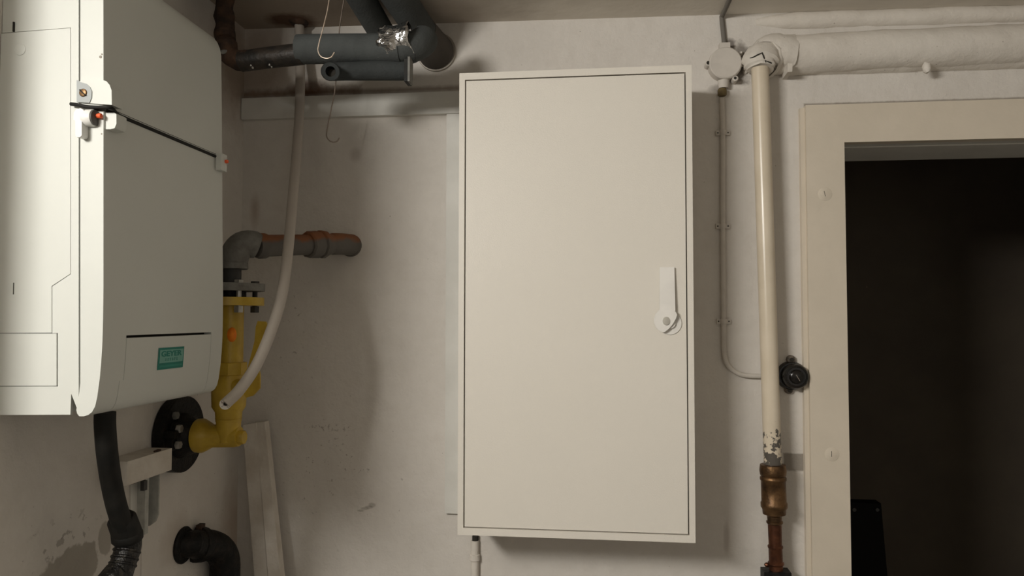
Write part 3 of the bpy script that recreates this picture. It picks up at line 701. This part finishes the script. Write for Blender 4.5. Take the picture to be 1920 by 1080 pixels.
a = dep(722, 72, 1.86); bq = dep(677, -4, 1.70)
t, a, bq, d = longfoam('insulated_pipe', 'left grey foam pipe on ceiling passing above the horizontal foam sleeve', a, bq, .036, M_foam)
b = tube(B(), [a+(a-bq)*.45, a, bq, bq+(bq-a)*.8], .0335, 30); obj('foam_sleeve', b, M_foam, t)

# ------------------------------------------------------------------ wire hooks
def hook(pix, y, ztop, label, m, r):
    pts = [V((at(px, py, y).x, y, at(px, py, y).z)) for px, py in pix]
    top = V((pts[0].x+.012, y, ztop)); 
    b = tube(B(), spl([top]+pts, 8), r, 10); o = obj('wire_hook', b, m); return tag(o, label, 'hook', None)
hook([(617, 0), (609, 40), (598, 82), (596.5, 96), (602, 106), (612, 109.5), (621, 107), (627, 98)], -.42, cz(-.55), 'bright wire hook hanging in front of the grey foam sleeve', M_wire, .0014)
hook([(636, 60), (629, 160), (621, 205), (613, 245), (612.5, 256), (618, 264), (625, 266.5), (632, 264.5), (636.5, 258)], -.175, cz(-.6), 'shaded wire hook hanging below the short foam pipe', M_wired, .0016)

# ------------------------------------------------------------------ planks leaning in the corner
def plank(pix, y0, y1, th, label):
    (ax_, ay), (bx_, by_), (cx_, cy_), (dx_, dy_) = pix     # top-left, top-right, bottom-right, bottom-left
    T0, T1 = at(ax_, ay, y0), at(bx_, by_, y0); B1, B0 = at(cx_, cy_, y1), at(dx_, dy_, y1)
    k = T0.z/(T0.z-B0.z)                                     # continue down to the floor
    F0 = T0+(B0-T0)*k; F1 = T1+(B1-T1)*(T1.z/(T1.z-B1.z))
    b = prism(B(), [T0, T1, F1, F0], (0, th, 0)); return tag(obj('plank', b, M_plank, None, bev=.002), label, 'plank', None)
plank([(455, 797), (480, 793), (502, 1080), (477, 1080)], -.062, -.075, .02, 'left white painted plank leaning in the corner below the gas pipe')
plank([(480, 793), (496, 791), (526, 1080), (502.5, 1080)], -.058, -.084, .026, 'right white painted plank leaning in the corner beside another plank')

# ------------------------------------------------------------------ black pipe bend out of the left wall
px_ = LX+.055
w0 = on(343, 1022, LX)
be = thing('pipe_elbow', 'black iron pipe elbow coming out of left wall at the bottom', 'pipe elbow', w0)
b = lathe(B(), w0-V((.003, 0, 0)), (1, .05, 0), [(0, .042), (.006, .043), (.010, .040)], 26); obj('wall_flange', b, M_blackm, be)
c1 = w0+V((.09, .06, .0)); 
p1 = dep(422, 1060, (w0.y+DW)+.12)
c1 = dep(417, 1020, (w0.y+DW)+.12)
b = tube(B(), [w0-V((.01, 0, 0)), w0+V((.02, .012, 0))]+bend(w0+(c1-w0)*.4, c1+V((.006, 0, .002)), p1, 10)+[V((p1.x, p1.y, .0))], [.031]*2+[.0365]*11+[.0365], 26)
lathe(b, w0+(c1-w0)*.40, (c1-w0), [(-.014, .033), (-.009, .0415), (.009, .0415), (.014, .033)], 26)
obj('bend', b, M_blackm, be)
b = B(); q = w0+(c1-w0)*.42; box(b, q.x-.006, q.x+.008, q.y-.01, q.y+.01, q.z+.036, q.z+.049); obj('rust_lump', jit(b, .003, 50), M_rust, be, bev=.002)

# ------------------------------------------------------------------ conduit stub under the cabinet
c0 = at(891.5, 1010); b = B()
cst = thing('conduit', 'thin white painted conduit running down wall below the cabinet', 'conduit', (c0.x, 0, c0.z-.2))
b = tube(B(), [(c0.x, -.008, .0), (c0.x, -.008, c0.z-.002)], .0105, 18, inner={1: (.008, .01)}); obj('tube', b, M_plasterlump, cst)
b = B(); lathe(b, (c0.x+.001, -.008, c0.z-.0025), ZU, [(0, .0083), (.012, .0083)], 16); obj('dark_opening', b, M_gap, cst)  # dark plug for the shaded opening at the conduit's top
q = at(891, 1043); b = B(); lathe(b, (q.x, -.008, q.z-.009), ZU, [(0, .011), (.002, .0135), (.016, .0135), (.018, .011)], 18); obj('saddle', jit(b, .001, 90), M_plasterlump, cst)

# ------------------------------------------------------------------ junction box, cables and clips
jc = at(1357, 125); jb = thing('junction_box', 'round white painted junction box on wall above the clipped cable', 'junction box', (jc.x, 0, jc.z-.045))
b = lathe(B(), (jc.x, .002, jc.z), (0, -1, 0), [(0, .041), (.022, .0405), (.0225, .0415), (.031, .041), (.034, .038)], 40); obj('lid', b, M_cable, jb, ang=30)
for px, py, hr in ((1328.5, 118, .0047), (1338, 105.5, .0032), (1379, 146.5, .0036), (1381, 106, 0)):
    q = at(px, py, -.028); b = disc(B(), (q.x, .001, q.z), (0, -1, 0), .0078, .029, 16, .002); lg = obj('lug', b, M_cable, jb)
    if hr:
        b = disc(B(), (q.x-.0006, -.0276, q.z+.0004), (0, -1, 0), hr, .0008, 12); obj('screw_hole', b, M_gap, lg)
b = B(); q = at(1357, 95); box(b, q.x-.014, q.x+.012, -.026, .001, q.z-.012, q.z+.012); e_ = obj('cable_entry', b, M_cable, jb, bev=.004)
b = B(); q = at(1357, 92, -.026); box(b, q.x+.006, q.x+.0125, -.027, -.024, q.z-.003, q.z+.003); obj('hole', b, M_gap, e_)
b = B(); q = at(1355, 160); lathe(b, (q.x, -.013, q.z-.012), ZU, [(0, .012), (.02, .0145)], 18); obj('lower_entry', b, M_cable, jb)
b = B(); q = at(1354, 174, -.013); lathe(b, (q.x, -.013, q.z-.008), ZU, [(0, .009), (.003, .0115), (.014, .0115), (.018, .010)], 18); obj('cable_gland', b, mat('brown_gland', (.17, .125, .055), .6), jb)
cp = [at(px, py, -.011) for px, py in ((1354, 183), (1355.5, 249), (1355.5, 424), (1357, 602), (1358, 660), (1364, 683), (1380, 698), (1402, 704.5), (1445, 705.5))]
cp = [V((p_.x, -.0085, p_.z)) for p_ in cp]
b = tube(B(), spl(cp, 8), .0062, 14); tag(obj('cable', b, M_cable), 'white painted cable running down wall right of the cabinet', 'cable')
for (px, py), lb in zip(((1355.5, 249), (1355.5, 424), (1357, 602.5)), ('uppermost white cable clip, nearest the junction box', 'middle white cable clip halfway down the cable', 'lowest white cable clip just above the cable bend')):
    q = at(px, py, -.008); t = thing('cable_clip', lb, 'cable clip', (q.x, 0, q.z), 'clips on the white cable')
    b = lathe(B(), (q.x, -.0085, q.z-.0065), ZU, [(0, .0074), (.001, .0080), (.012, .0080), (.013, .0074)], 18); box(b, q.x-.0172, q.x+.0172, -.0085, 0, q.z-.0064, q.z+.0064); obj('saddle', b, M_cable, t, bev=.0006)
    for s_ in (-1, 1):
        b = disc(B(), (q.x+s_*.0128, -.0082, q.z), (0, -1, 0), .0019, .0008, 10); obj('nail_head', b, M_gap, t)
cp = [at(px, py, -.01) for px, py in ((1358.5, 90), (1357.5, 70), (1354, 45))]
cp = [V((p_.x, -.006, p_.z)) for p_ in cp]
zc1 = cz(cp[-1].x); cp[-1].z = zc1-.012
ceilpts = [V((cp[-1].x+.001, -.012, zc1-.006)), V((cp[-1].x+.003, -.10, zc1-.004)), V((cp[-1].x+.004, -.35, zc1-.004)), V((cp[-1].x+.005, -.9, zc1-.004))]
b = tube(B(), spl(cp+ceilpts, 6), .006, 12); tag(obj('cable', b, mat('dirty_cable', (.17, .155, .135), .8)), 'dark dirty cable from junction box up across the ceiling', 'cable')

# ------------------------------------------------------------------ vertical painted water pipe with brass and copper
wp = thing('water_pipe', 'cream painted vertical pipe with brass fitting and copper end beside doorway', 'water pipe', at(1455, 1080, -.06))
WY = -.055
def w_(px, py): q = at(px, py, WY); return V((q.x, WY, q.z))
wt, wb = w_(1425, 128), w_(1449, 874); wd = (wb-wt).normalized()
b = tube(B(), [wt, (wt+wb)/2, wb], .0212, 30); obj('painted_pipe', b, M_ppipe, wp)
def along(py): return wt+(wb-wt)*((w_(1440, py).z-wt.z)/(wb.z-wt.z))
def fit(name, segs_, m, seg=30, **kw):
    o = along(segs_[0][0]); return obj(name, lathe(B(), o, wd, [((along(py)-o).length, wr(r, 1.885)) for py, r in segs_], seg), m, wp, **kw)
fit('brass_fitting', [(870, 17), (871, 22), (882, 23.5), (890, 22.5), (892, 20.5), (895, 23), (899, 23), (901, 21.5), (940, 21.5), (942, 23), (950, 23), (954, 20.5), (963, 20)], M_brass, ang=50)
fit('brass_neck', [(960, 15.5), (964, 16), (967, 13), (975, 12.5), (977, 14.3), (980, 14.3), (982, 12.3)], M_brass)
fit('copper_pipe', [(980, 12), (1021, 11.5), (1023, 13.3), (1026, 13.3), (1028, 12), (1052, 12), (1054, 14), (1057, 14), (1059, 12), (1069, 12)], M_copper)
o = along(1068)
b = B(); box(b, o.x-.033, o.x+.031, o.y-.02, o.y+.02, o.z-.06, o.z); obj('valve', b, M_blackm, wp, bev=.004)
b = lathe(B(), V((o.x, o.y, 0)), ZU, [(0, .0165), (o.z-.0605, .0165)], 24); obj('copper_pipe', b, M_copper, wp)
b = B(); q = w_(1441, 1060); lathe(b, q, (-1, -.2, .3), [(0, .005), (.006, .006), (.010, .003)], 10); obj('drain_nipple', b, M_copper, wp)

# ------------------------------------------------------------------ plastered pipe below the ceiling, right
pc = at(1600, 93, -.03)
pp = thing('plastered_pipe', 'thick white plastered horizontal pipe below the ceiling above doorway', 'pipe', (pc.x, 0, pc.z))
xa = at(1440, 95, -.03).x; za = at(1440, 100, -.03).z; zb2 = at(1900, 79, -.03).z; xb = at(1900, 79, -.03).x
sl_ = (zb2-za)/(xb-xa)
n_ = 60; pts = [V((xa+(RX-xa)*i/n_, -.012, za+sl_*(RX-xa)*i/n_)) for i in range(n_+1)]
b = tube(B(), pts, .049, 28); jit(b, .004, 13); jit(b, .0015, 55); obj('pipe_lagging', b, M_plasterlump, pp)
# elbow lump where it turns down to the painted pipe
eb = [V((xa+.06, -.014, za)), V((xa+.01, -.02, za+.002)), V((xa-.005, -.028, za-.012)), V((wt.x+.004, WY+.012, wt.z+.022)), V((wt.x+.002, WY+.006, wt.z-.004))]
b = tube(B(), spl(eb, 6), [.049]*7+[.047]*7+[.044]*6+[.036]*3+[.031]*2, 26); jit(b, .005, 28); jit(b, .003, 75)
from mathutils.bvhtree import BVHTree
b.normal_update(); ebvh = BVHTree.FromBMesh(b); obj('elbow_lagging', b, M_plasterlump, pp)
for pix in ([(1406, 109), (1411, 108), (1420, 103), (1429, 99), (1433, 109), (1436, 117)], [(1434, 113), (1446, 118), (1455, 124), (1462, 132)]):
    cr = []
    for px, py in pix:
        r_ = ray(px, py).normalized(); hit = ebvh.ray_cast(CAM, r_)
        cr.append((hit[0] if hit[0] else at(px, py, -.06))-r_*.0005)
    b = tube(B(), cr, [.0008]+[.0017]*(len(cr)-2)+[.0008], 6); obj('crack', b, M_gap, pp)
b = B(); q = at(1481, 127, -.06); box(b, q.x-.006, q.x+.006, -.062, -.0, at(1480, 140, -.04).z, q.z+.01); jit(b, .002, 60); obj('clamp_strap', b, M_plasterlump, pp, bev=.003)
b = B(); q = at(1738, 128, -.045); lathe(b, q, (0, .3, 1), [(-.012, .004), (-.006, .009), (.008, .010), (.016, .004)], 12); jit(b, .003, 70); obj('plaster_lump', b, M_plasterlump, pp)
for px, py, r_ in ((1392, 119, .006), (1400, 131, .007), (1402, 111, .006), (1390, 100, .005)):
    q = at(px, py, -.006); b = lathe(B(), (q.x, .001, q.z), (0, -1, 0), [(0, r_*1.3), (.006, r_*1.1), (.012, r_*.5)], 12); jit(b, .004, 60); obj('plaster_lump', b, M_plasterlump, pp)
# ledge of plaster under the pipe, and bead above it
b = B(); zl0 = at(1500, 137, -.02).z; zl1 = at(1900, 124.5, -.02).z; xl0 = at(1478, 137, -.02).x; xl1 = at(1900, 124, -.02).x; k_ = (zl1-zl0)/(xl1-xl0)
pts = []
n_ = 50
g = []
for i in range(n_+1):
    xx = xl0+(RX-xl0)*i/n_; zz = zl0+k_*(xx-xl0); w = .0025*noise.noise(V((xx*14, 0, 1)))
    g.append([b.verts.new(v) for v in ((xx, .002, zz+w), (xx, -.007, zz+w+.0005), (xx, -.028, zz+.012+w), (xx, -.050, zz+.034), (xx, .002, zz+.045))])
for i in range(n_):
    for j in range(5): b.faces.new((g[i][j], g[i+1][j], g[i+1][(j+1) % 5], g[i][(j+1) % 5]))
b.faces.new(g[0]); b.faces.new(g[-1][::-1]); obj('plaster_ledge', b, M_plasterlump, pp)
b = B(); x0_ = at(1418, 45).x; n_ = 40
pz0 = at(1500, 38).z; pz1 = at(1900, 25).z; kk = (pz1-pz0)/(at(1900, 25).x-at(1500, 38).x); x5 = at(1500, 38).x
tube(b, [V((x0_+(RX-x0_)*i/n_, .010, pz0+kk*(x0_+(RX-x0_)*i/n_-x5))) for i in range(n_+1)], [.012, .018, .022]+[.0245]*(n_-2), 18); jit(b, .0035, 17); jit(b, .0012, 60)
struct('trim_1', b, M_plasterlump)

# ------------------------------------------------------------------ old black rotary switch
so = at(1492, 706, -.03)
sw_ = thing('rotary_switch', 'old black bakelite rotary switch on wall between pipe and doorway', 'switch', (so.x, 0, so.z-.03))
M_bake = mat('bakelite', (.008, .0075, .0065), .22, c2=(.014, .011, .009), scale=40, spec=.35)
b = lathe(B(), (so.x-.004, .001, so.z), (0, -1, 0), [(0, .037), (.012, .036), (.018, .033)], 32); obj('base', b, M_bake, sw_)
b = lathe(B(), (so.x, -.017, so.z), (0, -1, 0), [(0, .0315), (.016, .031), (.021, .028), (.022, .024), (.0205, .023)], 32); obj('cover', b, M_bake, sw_, ang=30)
b = lathe(B(), (so.x, -.036, so.z), (0, -1, 0), [(0, .018), (.009, .016), (.011, .013)], 24); kn = obj('knob', b, M_bake, sw_)
b = B(); d_ = V((.0045, 0, -.0075)); w2 = V((.0006, 0, .0004)); o_ = V((so.x+.001, -.0475, so.z-.002))
prism(b, [o_-d_-w2, o_+d_-w2, o_+d_+w2, o_-d_+w2], (0, .002, 0)); obj('pointer', b, mat('worn_pointer', (.22, .19, .16), .5), kn)
for px, py in ((1484, 674), (1480, 731)):
    q = at(px, py, -.012); b = disc(B(), (q.x, .001, q.z), (0, -1, 0), .0105, .013, 16, .003); lg = obj('mounting_ear', b, mat('ear_rust', (.16, .13, .10), .6, c2=(.03, .025, .02), scale=90), sw_)
    b = disc(B(), (q.x+.001, -.0115, q.z-.001), (0, -1, 0), .0055, .0015, 12); obj('screw_hole', b, M_gap, lg)

# ------------------------------------------------------------------ door frame
ox = at(1515, 500, -.026).x; oz = at(1700, 191.5, -.026).z; bx0 = at(1504, 500, -.014).x
b = B()
def casing(bm, x_out, x_in, z_in, z_out, yf):
    xr = DX1+(x_in-x_out)
    box(bm, x_out, x_in, yf, 0, 0, z_out); box(bm, x_in, DX1, yf, 0, z_in, z_out); box(bm, DX1, xr, yf, 0, 0, z_out)
casing(b, ox, DX0, DZ, oz, -.026)
df = struct('door_1', b, M_trim, bev=.0022)
b = B(); box(b, bx0, ox+.001, -.015, 0, 0, oz-.004); obj('outer_bead', b, M_trim, df, bev=.004)
b = B(); zs1 = at(1700, 263, -.005).z
box(b, DX0-.013, DX0-.0005, .0, WT, 0, DZ+.012); box(b, DX1+.0005, DX1+.013, 0, WT, 0, DZ+.012); box(b, DX0-.013, DX1+.013, 0, WT, DZ+.0005, DZ+.013)
obj('lining', b, M_frame, df, smooth=False)
zst = at(1700, 275, .03).z
b = B(); box(b, DX0+.012, DX1, .03, WT-.002, zst, DZ+.001); obj('stop', b, M_frame, df, bev=.001)
for px, py, an in ((1547, 364, .25), (1560, 852, 0)):
    q = at(px, py, -.026); b = disc(B(), (q.x, -.0255, q.z), (0, -1, 0), wr(12.5, 1.91), .0010, 28, .0005); sc_ = obj('screw_cap', b, M_trim, df)
    b = disc(B(), (q.x, -.0263, q.z), (0, -1, 0), wr(8, 1.91), .0006, 24, .0003); obj('cap_rim', b, M_trim, sc_)
    b = B(); d_ = V((-math.sin(an)*.007, 0, math.cos(an)*.007)); w2 = V((.0005, 0, .0001)); o_ = V((q.x-.001, -.0272, q.z+.001))
    prism(b, [o_-d_-w2, o_-d_+w2, o_+d_+w2, o_+d_-w2], (0, .001, 0)); obj('slot', b, M_gap, sc_, smooth=False)
# ------------------------------------------------------------------ black case in the corridor
CYk = .62
k0 = at(1652, 944, CYk); k1 = at(1664, 1080, CYk)
lean = (k1.x-k0.x)/(k0.z-k1.z)
bc = thing('tall_case', 'tall black case standing in the dark room behind doorway', 'case', (k0.x-.12, CYk, .004))
b = prism(B(), [V((k0.x-.24, CYk, k0.z)), V((k0.x, CYk, k0.z)), V((k0.x+lean*(k0.z-.004), CYk, .004)), V((k0.x-.24-lean*(k0.z-.004), CYk, .004))], (0, .05, 0)); cs_ = obj('shell', b, mat('case_black', (.0035, .0035, .003), .75, spec=.15), bc, bev=.008)
for px, py in ((1602, 956), (1645, 956)):
    q = at(px, py, CYk); b = disc(B(), (q.x, CYk+.001, q.z), (0, -1, 0), .006, .003, 14, .001); obj('rivet', b, mat('rivet_grey', (.05, .05, .047), .5), cs_)

# ------------------------------------------------------------------ light: a cellar lamp near the ceiling at upper left, plus an added fill
def lamp(name, loc, tgt, e, sx, sy, c):
    l = bpy.data.lights.new(name, 'AREA'); l.shape = 'RECTANGLE'; l.size = sx; l.size_y = sy; l.energy = e; l.color = c
    o = bpy.data.objects.new(name, l); COL.objects.link(o); o.location = loc
    o.rotation_euler = (V(tgt)-V(loc)).to_track_quat('-Z', 'Y').to_euler(); return o
LP = V((-1.22, -2.34, 2.15)); la = math.radians(74)
lamp('cellar_lamp', LP, LP+V((math.sin(la), math.cos(la), -.38)), 48, .80, .26, (1.0, .968, .905))
lamp('soft_fill', (1.1, -3.7, 1.9), (-.2, 0, 1.5), 4.5, 1.0, 1.6, (1.0, .975, .93))  # added soft fill behind the camera to lift the shadows, no real source

w = bpy.data.worlds.new('world'); sc.world = w; w.use_nodes = True
w.node_tree.nodes['Background'].inputs[0].default_value = (.02, .02, .02, 1)
sc.view_settings.view_transform = 'Standard'; sc.view_settings.look = 'None'; sc.view_settings.gamma = 1; sc.view_settings.use_curve_mapping = False
sc.view_settings.exposure = 0
